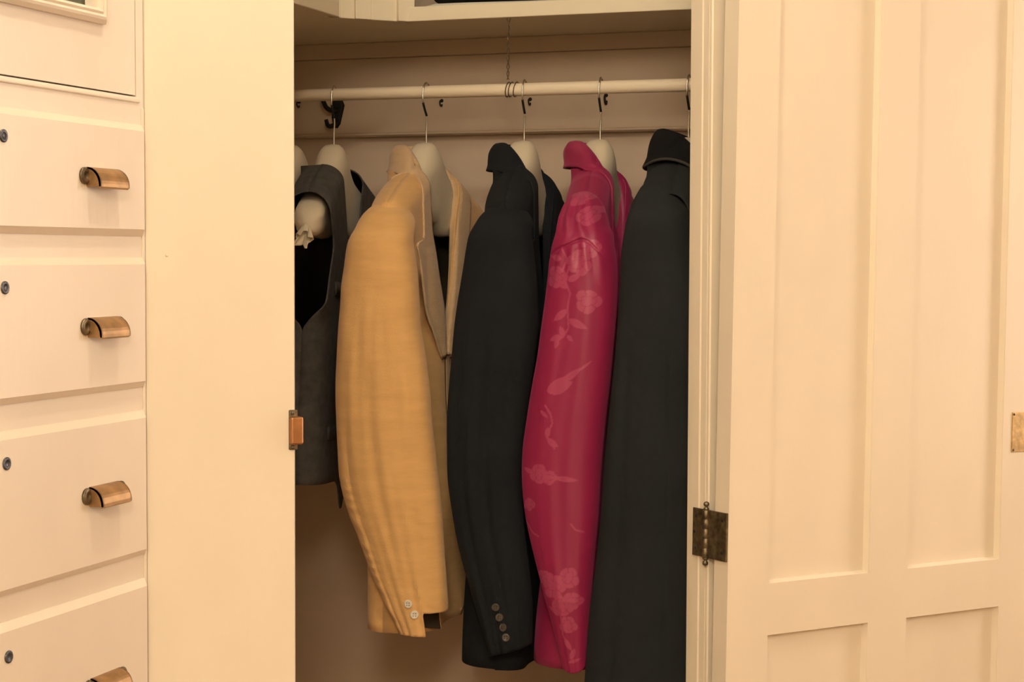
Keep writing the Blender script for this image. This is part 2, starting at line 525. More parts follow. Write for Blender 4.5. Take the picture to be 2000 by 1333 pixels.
# glazed cupboard door
cy0, cy1, cz0, cz1 = 1.077, 1.5065, 1.6515, 2.235
g0, g1, gz0, gz1 = 1.150, 1.4500, 1.7115, 2.17     # outside of the glazing moulding
cd_ = empty('cupboard_door', dl(XD, (cy0 + cy1) / 2, cz0), 0, dr)
def cdl(x, y, z): return (x - XD, y - (cy0 + cy1) / 2, z - cz0)
def cbx(name, b6, m, bevel=0.0):
    a = cdl(b6[0], b6[2], b6[4]); c = cdl(b6[1], b6[3], b6[5])
    return boxes(name, [(a[0], c[0], a[1], c[1], a[2], c[2])], m, cd_, bevel)
ov = 0.010
cbx('stile', (XD - .02, XD, cy0, g0 + ov, cz0, cz1), M_DRAWER)
cbx('stile', (XD - .02, XD, g1 - ov, cy1, cz0, cz1), M_DRAWER)
cbx('rail', (XD - .02, XD, g0 + ov, g1 - ov, cz0, gz0 + ov), M_DRAWER)
cbx('rail', (XD - .02, XD, g0 + ov, g1 - ov, gz1 - ov, cz1), M_DRAWER)
cbx('pane', (XD - .014, XD - .011, g0 + ov, g1 - ov, gz0 + ov, gz1 - ov), M_GLASS)
prof = [(0, 0), (.004, .0), (.0075, .0035), (.0085, .006), (.0065, .0085), (.0080, .0105), (.0070, .0125), (.0035, .0138), (-.009, .0146), (-.009, .010)]
V, F = [], []
for (px, q) in prof:
    for (yy, zz) in ((g0 + q, gz0 + q), (g1 - q, gz0 + q), (g1 - q, gz1 - q), (g0 + q, gz1 - q)):
        V.append(cdl(XD + px, yy, zz))
for k in range(len(prof) - 1):
    for i in range(4):
        F.append((4 * k + i, 4 * k + (i + 1) % 4, 4 * k + 4 + (i + 1) % 4, 4 * k + 4 + i))
mesh('glazing_moulding', V, F, M_DRAWER, cd_)

# ------------------------------------------------------------------ closet fittings
# rails on the back wall
t = boxes('trim_1', [(XL, 0.15, YB - .020, YB, 1.8375, 1.8640)], M_CLOSETWOOD, None, .0015); struct(t)
t = boxes('trim_2', [(XL, 0.15, YB - .012, YB, 1.7095, 1.8372)], M_CLOSETWOOD, None, .001); struct(t)
V = [(x, YB - q, z) for x in (XL, 0.15) for (q, z) in ((0, 1.7030), (.015, 1.7030), (.019, 1.7055), (.017, 1.7085), (.013, 1.7100), (0, 1.7100))]
F = [(i, (i + 1) % 6, 6 + (i + 1) % 6, 6 + i) for i in range(6)] + [(0, 1, 2, 3, 4, 5), (6, 7, 8, 9, 10, 11)]
t = mesh('trim_3', V, F, M_CLOSETWOOD); struct(t)
# upper shelf unit: L-shaped board with a canted corner, face frame above it
SZ = 1.8640
su = empty('closet_shelf', (-1.1, 2.72, SZ))
tag(su, 'built-in cream closet shelf with face frame running above the hanging rod', 'shelf')
def sl(x, y, z): return (x + 1.1, y - 2.72, z - SZ)
def spr(name, poly, z0, z1, m=M_SHELF, bevel=0.0):
    return prism(name, [(x + 1.1, y - 2.72) for x, y in poly], z0 - SZ, z1 - SZ, m, su, bevel)
A, B_ = (-1.178, 2.508), (-1.085, 2.60)
spr('shelf_board', [(XL + .002, 1.62), (-1.178, 1.80), A, B_, (-0.14, 2.60), (-0.02, 2.75), (0.10, YB - .002), (XL + .002, YB - .002)], SZ, SZ + .016)
spr('bottom_rail', [(B_[0], 2.582), (-0.165, 2.582), (-0.15, 2.599), (B_[0], 2.599)], 1.8605, 1.8830, bevel=.0015)
spr('side_fascia', [(-1.160, 1.83), (-1.160, 2.50), (-1.177, 2.506), (-1.177, 1.82)], 1.8605, 1.889, bevel=.0015)
spr('side_panel', [(-1.166, 1.83), (-1.166, 2.50), (-1.177, 2.506), (-1.177, 1.82)], 1.889, 2.50)
# canted corner made of three upright boards and two beads
ax, ay = A; bx_, by_ = B_
Lc = math.hypot(bx_ - ax, by_ - ay); cx_, cy_ = (bx_ - ax) / Lc, (by_ - ay) / Lc
nx, ny = cy_, -cx_
def cant(t0, t1, dep, name):
    f = lambda t_, d: (ax + cx_ * t_ + nx * d, ay + cy_ * t_ + ny * d)
    spr(name, [f(t0, -.004), f(t1, -.004), f(t1, dep), f(t0, dep)], 1.8605, 2.50, bevel=.0012)
cant(-.010, .010, .016, 'corner_bead')
cant(.0102, .036, .008, 'corner_board')
cant(.0362, .062, .012, 'corner_board')
cant(.0622, .105, .009, 'corner_board')
cant(.1052, .1315, .016, 'corner_post')
# hanging rod
rd = tube('hanging_rod', [(XL + .001, 2.60, 1.7535), (-0.9, 2.60, 1.7525), (-0.16, 2.60, 1.7515)], 0.0098, M_ROD, None, 20)
tag(rd, 'round bare wood rod that the padded hangers hang from', 'rod')

# twisted wire that ties the rod up to the shelf
wt = empty('wire_tie', (-0.9185, 2.60, 1.86))
tag(wt, 'twisted wire tie holding the rod up to the shelf', 'wire')
for ph in (0, math.pi):
    pts = [(0.003 * math.cos(ph), -.012, 0.0)]
    for k in range(46):
        z = -0.003 - k * 0.0020
        a = ph + k * 0.55
        rr_ = 0.0014 if k % 9 else 0.0022
        pts.append((rr_ * math.cos(a) - 0.001 * k / 46, -.012 + rr_ * math.sin(a), z))
    tube('strand', pts, 0.0008, M_WIRE, wt, 6)
for dx in (-.005, .0, .008):
    pts = []
    for k in range(25):
        a = 2 * math.pi * k / 24
        pts.append((dx + .0035 * math.sin(a) * .6, 0.0112 * math.cos(a), -0.1070 + 0.0112 * math.sin(a)))
    tube('loop', pts, 0.0008, M_WIRE, wt, 6)

# cast iron coat hook on the rail
hk = empty('coat_hook', (-1.328, YB - .012, 1.748))
tag(hk, 'black cast iron double coat hook screwed to the closet back rail', 'hook')
V = [(0.0, 0, .024), (.012, 0, .022), (.017, 0, .010), (.013, 0, -.006), (.009, 0, -.022), (.003, 0, -.030), (-.004, 0, -.028), (-.007, 0, -.012), (-.006, 0, .006), (-.009, 0, .016)]
k = len(V)
V2 = V + [(x * .85, -.006, z * .85) for x, y, z in V]
mesh('back_plate', V2, [tuple(range(k)), tuple(range(k, 2 * k))] + [(i, (i + 1) % k, k + (i + 1) % k, k + i) for i in range(k)], M_IRON, hk, bevel=.001)
tube('upper_prong', [(.004, -.004, .002), (.001, -.018, .000), (-.002, -.034, .004), (-.003, -.046, .015)], lambda t: .0048 - .001 * t, M_IRON, hk, 10, 16)
lathe('prong_ball', [(0.0001, .0065), (.004, .0055), (.0062, .002), (.0062, -.001), (.004, -.0045), (.0001, -.006)], M_IRON, hk, 12, Matrix.Translation((-.003, -.047, .019)))
tube('lower_prong', [(.003, -.004, -.018), (.001, -.016, -.026), (-.003, -.026, -.026), (-.005, -.030, -.016)], lambda t: .0045 - .001 * t, M_IRON, hk, 10, 16)

# small screw hooks left in the rail
def screw_hook(x, z, big, label):
    h = empty('screw_hook', (x, YB - .012, z))
    tag(h, label, 'hook', 'small screw hooks in the closet rail')
    lathe('washer', [(.0001, .0012), (.0028, .001), (.0032, 0)], M_IRON, h, 10, Matrix.Rotation(R(90), 4, 'X'))
    s = 1.5 if big else 1.0
    tube('hook_wire', [(0, 0, 0), (0, -.006, 0), (0, -.009, -.003 * s), (.0006, -.008, -.008 * s), (.001, -.003, -.0095 * s), (.001, -.0015, -.006 * s)], .0013 * s, M_IRON, h, 8, 18)
screw_hook(-1.1308, 1.7615, False, 'small dark screw hook in the back rail behind the golden beige blazer hook')
screw_hook(-0.9722, 1.7600, False, 'small dark screw hook in the back rail beside the black blazer hanger')
screw_hook(-0.8401, 1.7630, True, 'long dark screw hook in the back rail beside the crimson jacket hanger')
screw_hook(-1.3990, 1.7660, False, 'small dark screw hook in the back rail next to the cast iron hook')

# folded things on the shelf
def folded(name, x0, x1, y0, y1, z0, z1, m, label, cat, layers=1, seed=1):
    rs = random.Random(seed)
    o = empty(name, ((x0 + x1) / 2, (y0 + y1) / 2, z0))
    tag(o, label, cat)
    hh = (z1 - z0) / layers
    for L in range(layers):
        n, mseg = 28, 18
        ph = rs.random() * 6
        V = []
        for i in range(n):
            t_ = i / (n - 1)
            x = (x1 - x0) * (t_ - .5)
            for j in range(mseg):
                a = 2 * math.pi * j / mseg
                ca, sa = math.cos(a), math.sin(a)
                y = (y1 - y0) / 2 * math.copysign(abs(ca) ** .35, ca)
                z = hh / 2 * math.copysign(abs(sa) ** .6, sa)
                endf = 1 - 0.7 * max(0, abs(t_ - .5) * 2 - .93) / .07
                V.append((x + rs.uniform(-1, 1) * .0004, y * (1 - .06 * (1 - endf)) + .003 * math.sin(9 * t_ + ph), hh * (L + .5) + z * endf + .0015 * math.sin(7 * t_ + ph) * (1 if sa > 0 or L else 0)))
        F = grid_faces(n, mseg, True) + [tuple(range(mseg)), tuple(range((n - 1) * mseg, n * mseg))]
        mesh('fold', V, F, m, o, smooth=True)
    return o
ST = SZ + .0165
folded('folded_paper', -1.070, -0.640, 2.615, 2.80, ST, ST + .012, M_PAPER, 'white folded paper lying flat under dark clothes on the upper shelf', 'paper', 1, 3)
folded('folded_garment', -1.066, -0.815, 2.618, 2.80, ST + .014, ST + .095, M_BLKCLOTH, 'black folded garment lying on white paper on the upper shelf', 'clothing', 2, 5)
folded('folded_garment', -0.805, -0.560, 2.625, 2.80, ST + .014, ST + .085, M_GREYCLOTH, 'grey brown folded garment beside the black one on the upper shelf', 'clothing', 2, 8)

# ------------------------------------------------------------------ hangers and clothes
YR = 2.60                                     # rod line; local v = YR - y (towards the room)
HX = [-1.290, -1.216, -1.058, -0.897, -0.776, -0.640]
HK = [0.10, 0.19, 0.02, 0.12, 0.12, 0.05]     # each hanger's twist on the rod
CURV = 0.016
def uc(v, k):                                 # forward curve of hanger and shoulders
    return CURV * (v / .2) ** 2 + k * v
def ztop(v):
    return 1.640 - 0.070 * (abs(v) / .2) ** 1.2 + 0.036 * math.exp(-(v / .042) ** 2)

def P(u, v, z):
    return (u, -v, z)

def make_hanger(i, label, L=0.190):
    k = HK[i]
    h = empty('padded_hanger', (HX[i], YR, 0))
    tag(h, label, 'hanger', 'padded hangers on the rod')
    rings = []
    nv = 61
    for a in range(nv):
        t_ = -1 + 2 * a / (nv - 1)
        v = L * math.sin(t_ * math.pi / 2)
        e_ = abs(v) / L
        hz = 0.045 * (1 - e_) ** 1.2 + 0.021
        hu = 0.0250 + .003 * math.exp(-(v / .03) ** 2) - (.006 if L < .2 else 0) * sstep(.2, .8, e_)
        cap = math.sqrt(max(0.0, 1 - max(0, (e_ - .86) / .14) ** 2))
        hz *= max(cap, .04); hu *= max(cap, .04)
        zc = ztop(v) - (0.045 * (1 - e_) ** 1.2 + 0.021)
        ring = []
        for b_ in range(24):
            an = 2 * math.pi * b_ / 24
            ca_, sa_ = math.cos(an), math.sin(an)
            du = hu * math.copysign(abs(ca_) ** .62, ca_) * (1.0 if sa_ > 0 else 0.9)
            ring.append(P(uc(v, k) + du - .003, v, zc + hz * math.copysign(abs(sa_) ** .8, sa_) + 0.0008 * math.sin(3 * an + 40 * v)))
        rings += ring
    F = grid_faces(nv, 24, True) + [tuple(range(24)), tuple(range((nv - 1) * 24, nv * 24))]
    body = mesh('padding', rings, F, M_PAD, h, smooth=True)
    # gathered fabric tuft at both ends
    for sg in (1, -1):
        V = []
        nr, ns = 9, 28
        v0 = sg * L * .97
        for a in range(nr):
            t_ = a / (nr - 1)
            for b_ in range(ns):
                an = 2 * math.pi * b_ / ns
                r = (0.0045 + 0.0085 * t_ ** 0.8) * (1 + .32 * t_ * math.sin(5 * an + 1.2) + .12 * t_ * math.sin(9 * an))
                V.append(P(uc(v0, k) - .002 + r * math.cos(an), v0 + sg * (.004 + .012 * t_ + .004 * t_ * math.sin(4 * an)), ztop(v0) - .026 - .020 * t_ + r * .8 * math.sin(an)))
        mesh('gathered_end', V, grid_faces(nr, ns, True) + [tuple(range(ns))], M_PAD, body, smooth=True, solid=.0012)
    # wire hook, plain stem then the bend over the rod
    zr = 1.7535
    st = [(0, 0, 1.667), (0, 0, 1.690), (0.001, .0005, 1.706), (0.001, .002, 1.716)]
    bend = [(0.001, .002, 1.716), (0.000, .010, 1.7255), (-.001, .0165, 1.7355), (-.001, .0178, 1.7465)]
    r = .0125
    for a in range(13):
        an = R(8 + a * 14.5)
        bend.append((-.001 + .0045 * a / 12, r * math.cos(an) + .0035 * (1 - a / 12), zr + .0006 + r * math.sin(an)))
    tw = lambda L_: [P(u + (k + .10) * v, v, z) for u, v, z in L_]
    hkp = tube('hook', tw(bend), 0.0013, M_STEEL, h, 8, 60)
    tube('stem', tw(st), 0.0013, M_STEEL, h, 8, 16)
    tube('hook_sleeve', tw([bend[0], bend[1], bend[2]]), 0.00185, M_IRON, hkp, 8, 16)
    return h
make_hanger(0, 'ivory padded hanger hanging empty next to the tweed waistcoat hanger', .212)
make_hanger(1, 'ivory padded hanger with gathered end carrying the grey tweed waistcoat', .212)
make_hanger(2, 'ivory padded hanger inside the golden beige blazer')
make_hanger(3, 'ivory padded hanger inside the black blazer with cuff buttons')
make_hanger(4, 'ivory padded hanger inside the crimson brocade jacket')
make_hanger(5, 'ivory padded hanger inside the long black velvet collared coat')

def interp(tbl, z):
    zs = [r[0] for r in tbl][::-1]
    return tuple(float(np.interp(z, zs, [r[c] for r in tbl][::-1])) for c in range(1, len(tbl[0])))

class Body:
    """front and back of a hanging jacket; u across its thickness (+ is its front), v towards the room"""
    def __init__(s, k, hem, hb=0.036, hf=0.034, W=0.205, wz=None, du=0.0, lift=0.007, seed=0, folds=0.003, arm=None, lean=0.0, fb=None, ff=None):
        s.fb, s.ff = fb or (lambda z: 0.0), ff or (lambda z: 0.0)
        s.k, s.hem, s.hb, s.hf, s.W0, s.du, s.lift, s.seed, s.folds, s.arm, s.lean = k, hem, hb, hf, W, du, lift, seed, folds, arm, lean
        s.wz = wz or (lambda z: 1.0)
    def W(s, z): return s.W0 * s.wz(z)
    def ridge(s, v): return 1.640 - 0.070 * (abs(v) / .2) ** 1.2 + .004 * math.exp(-(v / .05) ** 2) + s.lift
    def h(s, v, z, side):
        d = max(0.0, s.ridge(v) - z)
        dd = .024 + .012 * min(1, abs(v) / .2)
        g = math.sqrt(max(0.0, 1 - (1 - min(d / dd, 1)) ** 2))
        if s.arm is None or z < s.arm:
            q = min(1.0, abs(v) / s.W(z))
            c = math.sqrt(max(0.0, 1 - q ** 8))
            if s.arm is not None:
                m_ = sstep(s.arm, s.arm - .05, z); c = c * m_ + (1 - m_)
        else:
            c = 1.0
        return ((s.hb + s.fb(z)) if side < 0 else (s.hf + s.ff(z))) * g * c
    def u(s, v, z, side):
        ph = s.seed * 1.7
        low = sstep(1.55, 1.2, z)
        f = s.folds * low * (math.sin(31 * v + ph) + .6 * math.sin(57 * v + 2 * ph + 3 * z))
        return uc(v, s.k) * (1 - .35 * low) + s.du + s.lean * low + side * s.h(v, z, side) + f

def body_sheets(parent, B, mat, lining, vedge, hemf=None, back_hem=None, neck=.066, names=('back_panel', 'front_panel'), thick=.0022):
    nt_, ns = 70, 36
    def tpar(j): return (j / (nt_ - 1)) ** 1.5
    # back
    V = []
    zb = back_hem if back_hem is not None else B.hem
    for j in range(nt_):
        for i in range(ns * 2 - 1):
            q = -1 + 2 * i / (ns * 2 - 2)
            vt = q * B.Wt
            z0 = B.ridge(vt)
            if abs(vt) < neck: z0 = B.ridge(neck) - .002
            z = z0 + ((zb(q) if callable(zb) else zb) - z0) * tpar(j)
            wv = q * (B.Warm(z) if B.arm and z > B.arm - .03 else B.W(z))
            wv = vt + (wv - vt) * sstep(0, .12, tpar(j))
            u = B.u(wv, z, -1)
            if abs(vt) < neck and z > z0 - .05:
                m_ = sstep(z0 - .05, z0, z)
                u = u * (1 - m_) + (-B.hb * 1.0 + uc(wv, B.k)) * m_
            V.append(P(u, wv, z))
    mesh(names[0], V, grid_faces(nt_, ns * 2 - 1), mat, parent, True, solid=thick, mat2=lining, offs=0)
    # two fronts
    for sg in (1, -1):
        V = []
        for j in range(nt_):
            for i in range(ns):
                q = i / (ns - 1)
                vt = neck + (B.Wt - neck) * q
                z0 = B.ridge(vt)
                zh = hemf(q, sg) if hemf else B.hem
                z = z0 + (zh - z0) * tpar(j)
                ve = vedge(z, sg)
                wmax = (B.Warm(z) if B.arm and z > B.arm - .03 else B.W(z))
                v = ve + (wmax - ve) * q
                v = vt + (v - vt) * sstep(0, .12, tpar(j))
                V.append(P(B.u(sg * v, z, 1) + (B.rec(sg * v, z, 1) if hasattr(B, 'rec') else 0), sg * v, z))
        mesh(names[1], V, grid_faces(nt_, ns), mat, parent, True, solid=thick, mat2=lining, offs=0)

ROLL = [(-.047, .0, 1.668), (-.042, .018, 1.669), (-.021, .03, 1.667), (.006, .053, 1.643), (.023, .064, 1.612), (.030, .061, 1.572), (.032, .055, 1.537), (.0345, .045, 1.502), (.036, .035, 1.466), (.037, .025, 1.437), (.037, .014, 1.405), (.034, .004, 1.345)]
OUT = [(-.060, .0, 1.628), (-.055, .025, 1.628), (-.040, .052, 1.627), (-.008, .085, 1.620), (.013, .101, 1.601), (.021, .106, 1.579), (.024, .103, 1.524), (.026, .134, 1.516), (.029, .12, 1.491), (.031, .1, 1.446), (.032, .085, 1.417), (.035, .06, 1.384), (.034, .02, 1.339)]
EDGE = []
def lapel(parent, k, mat, k0=0.02, dz_=0.0, du=0.0, notch=True, name='collar', outcurve=None, rollcurve=None, thick=.0028, wr=0.0, inner=.024, B=None, zc=.0035):
    n = 110
    Rc = catmull(rollcurve or ROLL, n)
    Oc0 = outcurve or OUT
    # keep notch crisp: piecewise linear blend
    Oc = catmull(Oc0, n)
    nw = 14
    V = []
    rows = []
    full = [(-1, i) for i in range(n - 1, 0, -1)] + [(1, i) for i in range(n)]
    for sg, i in full:
        r_, o_ = Rc[i], Oc[i]
        t_ = i / (n - 1)
        row = []
        inn = r_ + np.array((-.012 if t_ > .22 else .010, .0 if t_ > .22 else .0, -inner))
        for a in range(5):
            q = a / 5
            c = inn * (1 - q) ** 1.0 + r_ * q
            row.append(c + np.array((-.003 * math.sin(q * math.pi), 0, 0)))
        for a in range(nw + 1):
            q = a / nw
            c = r_ * (1 - q) + o_ * q
            bul = .0075 * math.sin(min(1, q * 1.25) * math.pi) * (1 - .4 * t_)
            nrm = np.array((1.0, 0.25, .15)) if t_ > .3 else np.array((-.5 + 1.5 * t_ / .3, .7, .5))
            c = c + nrm * bul
            if wr: c = c + np.array((wr * math.sin(260 * c[2] + 90 * c[1]) * q, 0, 0))
            row.append(c)
        for ci, c in enumerate(row):
            u, v, z = c
            u = u + (k * sg - k0) * v + du
            if B is not None and ci >= 5 and ci > 6:
                vv = v * sg
                if t_ > .30 or (t_ > .16 and u > uc(vv, k)):
                    wz_ = sstep(.38, .26, t_)
                    z = z + (min(z, B.ridge(vv) + zc) - z) * wz_
                    u = max(u, B.u(vv, min(z, B.ridge(vv)), 1) + .003)
                else:
                    u = min(u, B.u(vv, min(z, B.ridge(vv)), -1) - .003)
            V.append(P(u, v * sg, z + dz_))
    m_ = 5 + nw + 1
    EDGE[:] = [V[(q + 1) * m_ - 1] for q in range(len(full))]
    return mesh(name, V, grid_faces(len(full), m_), mat, parent, True, solid=thick, offs=0)

class Sleeve:
    def __init__(s, tbl, cap, v0=.212, b=.042, k=0.0, lowv=0.0, zend=None, disp=None, seg=96, rows=170, sq=0.85):
        s.tbl = cap + tbl
        s.v0, s.b, s.zend, s.disp, s.seg, s.rows, s.sq, s.lowv = v0, b, zend, disp, seg, rows, sq, lowv
        zs = np.array([r[0] for r in s.tbl])
        s.L = catmull([(r[0], r[1], r[2]) for r in s.tbl], 400)
        s.za = np.array([p[0] for p in s.L])[::-1]
        s.la = np.array([p[1] for p in s.L])[::-1]
        s.ra = np.array([p[2] for p in s.L])[::-1]
        s.z1, s.z0 = s.tbl[0][0], s.tbl[-1][0]
        s.ncap = cap[-1][0] if cap else s.z1
    def lr(s, z):
        return float(np.interp(z, s.za, s.la)), float(np.interp(z, s.za, s.ra))
    def vc(s, z):
        c = s.v0 - .038 * sstep(s.ncap - .03, s.z1, z)
        return c + s.lowv * sstep(1.45, 1.0, z)
    def bz(s, z):
        l, r = s.lr(z)
        return min(s.b, .62 * (r - l)) * (1 - .22 * sstep(1.3, .95, z))
    def pt(s, th, z):
        l, r = s.lr(z)
        a, c = (r - l) / 2, (r + l) / 2
        ca, sa = math.cos(th), math.sin(th)
        u = c + a * math.copysign(abs(ca) ** s.sq, ca)
        v = s.vc(z) + s.bz(z) * math.copysign(abs(sa) ** s.sq, sa)
        if s.disp:
            d = s.disp(th, z, (u - l) / max(1e-6, r - l))
            u += d * ca * .6; v += d * sa
        return u, v, z
    def front(s, u, z):
        l, r = s.lr(z)
        a, c = (r - l) / 2, (r + l) / 2
        x = max(-.999, min(.999, (u - c) / a))
        th = math.acos(math.copysign(abs(x) ** (1 / s.sq), x))
        return s.pt(th, z)
    def build(s, parent, mat, lining, sg=1, name='sleeve', k=0.0, seg=None, rows=None, thick=.0018, pattern=None):
        seg = seg or s.seg; rows = rows or s.rows
        V, pat = [], []
        for j in range(rows):
            t_ = j / (rows - 1)
            for i in range(seg):
                th = 2 * math.pi * i / seg
                ze = s.zend(th, s) if s.zend else s.z0
                z = s.z1 + (ze - s.z1) * (t_ ** 1.15)
                u, v, z = s.pt(th, z)
                if pattern: pat.append(pattern(u, v, z, th))
                if sg < 0:
                    u = u - 2 * k * v
                V.append(P(u, sg * v, z))
        F = grid_faces(rows, seg, True) + [tuple(range(seg))]
        o = mesh(name, V, F, mat, parent, True, solid=thick, mat2=lining, offs=-1)
        if pattern:
            at = o.data.attributes.new('pattern', 'FLOAT', 'POINT')
            at.data.foreach_set('value', [float(x) for x in pat])
        return o

def button(parent, sl_, u, z, r, mat):
    a = np.array(sl_.front(u, z)); b_ = np.array(sl_.front(u + .002, z)); c = np.array(sl_.front(u, z + .002))
    n_ = np.cross(b_ - a, c - a); n_ /= np.linalg.norm(n_)
    if n_[1] < 0: n_ = -n_
    pos = Vector(P(*a)); nv_ = Vector(P(*n_)).normalized()
    M = Matrix.Translation(pos + nv_ * .0002) @ nv_.to_track_quat('Z', 'Y').to_matrix().to_4x4()
    o = lathe('button', [(r * .8, 0), (r, .0008), (r, .0020), (r * .9, .0026), (r * .62, .0022), (r * .3, .0018), (.0001, .0018)], mat, parent, 18, M)
    for (x, y) in ((.28, .28), (-.28, .28), (.28, -.28), (-.28, -.28)):
        lathe('thread_hole', [(.0001, .0026), (r * .11, .0025), (r * .12, .0015)], M_LINING, o, 6, M @ Matrix.Translation((x * r, y * r, -.0004)))
    return o

# ---- waistcoat
def make_vest():
    i = 1
    g = empty('waistcoat', (HX[i], YR, 0))
    tag(g, 'charcoal grey tweed waistcoat hanging from the padded hanger with a bare end', 'waistcoat')
    B = Body(HK[i], 1.145, hb=.040, hf=.036, W=.205, wz=lambda z: 1 - .06 * math.exp(-((z - 1.30) / .09) ** 2), seed=2, folds=.0022, arm=1.435, du=-.004, lift=.017)
    B.Wt = .184
    B.Warm = lambda z: .184 + .021 * sstep(1.48, 1.405, z) - .034 * math.exp(-((z - 1.515) / .032) ** 2)
    ve = lambda z, sg: float(np.interp(z, [1.10, 1.15, 1.20, 1.42, 1.50, 1.58, 1.66], [.030, .012, .0, .0, .030, .052, .068]))
    def hemf(q, sg): return 1.147 - .045 * math.exp(-((q - .22) / .12) ** 2) + .010 * q
    body_sheets(g, B, M_VEST, M_LINING, ve, hemf, 1.150)
    for (v0, v1, z_) in ((.045, .150, 1.235), (.055, .135, 1.455)):
        for s_ in (1,):
            pts_ = [P(B.u(v, z_ + .05 * (v - v0), 1) + .0022, v, z_ + .05 * (v - v0)) for v in np.linspace(v0, v1, 14)]
            pts2 = [(x, y, z - .020) for x, y, z in pts_]
            V = []
            for (a, c) in zip(pts_, pts2): V += [a, c]
            mesh('welt_pocket', V, [(2 * q, 2 * q + 1, 2 * q + 3, 2 * q + 2) for q in range(13)], M_VEST, g, True, solid=.002)
    for zz in np.linspace(1.20, 1.40, 5):
        M = Matrix.Translation(P(B.u(.012, zz, 1) + .0012, .012, zz)) @ Matrix.Rotation(R(90), 4, 'Y')
        lathe('button', [(.006, 0), (.0065, .001), (.006, .0024), (.003, .0018), (.0001, .0018)], M_HORN, g, 14, M)
    # hem tab of the back strap hanging below
    tube('back_strap', [P(-.034, .06, 1.20), P(-.037, .02, 1.19), P(-.030, -.05, 1.165), P(-.012, -.10, 1.135), P(-.008, -.12, 1.11)], .0035, M_LINING, g, 6, 24)
make_vest()

# ---- golden beige blazer
def make_beige():
    i = 2
    g = empty('blazer', (HX[i], YR, 0))
    tag(g, 'golden beige linen blazer with two pearl buttons on its cuff', 'blazer')
    k = HK[i]
    B = Body(k, .946, hb=.040, hf=.028, wz=lambda z: 1 - .05 * math.exp(-((z - 1.30) / .12) ** 2), seed=1, folds=.0035, lean=.0)
    B.Wt = .205
    B.Warm = None
    ve = lambda z, sg: float(np.interp(z, [.935, .96, .99, 1.05, 1.34, 1.50, 1.60, 1.66], [.050, .028, .010, .0, .0, .040, .060, .066]))
    B.fb = lambda z: -.002 * sstep(1.30, .92, z)
    B.ff = lambda z: .044 * sstep(1.30, .92, z)
    B.rec = lambda v, z, side: -.034 * math.exp(-((v - .115) / .05) ** 2) * sstep(1.475, 1.42, z) * sstep(1.02, 1.14, z) if side > 0 and v > 0 else 0.0
    body_sheets(g, B, M_BEIGE, M_LINING2, ve)
    lapel(g, k, M_BEIGEB, wr=.0005, name='collar_and_lapels', B=B)
    tbl = [(1.535, -.025, .061), (1.513, -.033, .063), (1.484, -.038, .068), (1.454, -.043, .071), (1.424, -.045, .073), (1.395, -.048, .075), (1.350, -.051, .083), (1.306, -.053, .089), (1.261, -.052, .093), (1.217, -.050, .098), (1.172, -.047, .104), (1.128, -.035, .109), (1.084, -.016, .112), (1.039, .002, .115), (.995, .024, .118), (.955, .047, .120)]
    cap = [(1.576, .006, .018), (1.571, -.010, .032), (1.562, -.018, .044), (1.549, -.023, .055)]
    def disp(th, z, q):
        f = math.sin(th)
        d = .0009 * math.sin(21 * q + 14 * (z - 1.2) + 1.0) * sstep(1.52, 1.35, z) * max(0, f)
        d += .0005 * math.sin(43 * q - 9 * z + 2 * math.sin(11 * z)) * max(0, f) * sstep(1.5, 1.35, z)
        d += .0022 * math.exp(-((q - .62 + .30 * (1.30 - z)) / .06) ** 2) * sstep(1.48, 1.3, z) * sstep(.93, 1.1, z)
        pk = math.exp(-((q - .10) / .10) ** 2) * sstep(1.24, 1.10, z) * max(0, f + .2)
        d += .0013 * pk * math.sin(330 * z + 8 * q + 3 * math.sin(60 * z))
        d += .0012 * math.exp(-((q - .85) / .16) ** 2) * sstep(1.22, 1.05, z) * math.sin(210 * z + 5 * math.sin(40 * z + 6 * q)) * .6
        d -= .0018 * math.exp(-((q - .17 - .15 * (1.2 - z)) / .02) ** 2) * sstep(1.26, 1.2, z) * max(0, f)
        return d
    def zend(th, s):
        # vent: the button tab hangs lower than the rest of the cuff
        ca, sa = math.cos(th), math.sin(th)
        return .953 + .034 * sstep(.34, .40, ca) + .006 * (1 - ca) * 0
    sl_ = Sleeve(tbl, cap, zend=zend, disp=disp, rows=230, seg=150)
    s1 = sl_.build(g, M_BEIGE, M_LINING2)
    for (u, z) in ((.073, 1.000), (.082, .985)):
        button(s1, sl_, u, z, .0062, M_PEARL)
    sl_.build(g, M_BEIGE, M_LINING2, sg=-1, k=k, seg=48, rows=80)
    # armhole seam
    return g
make_beige()

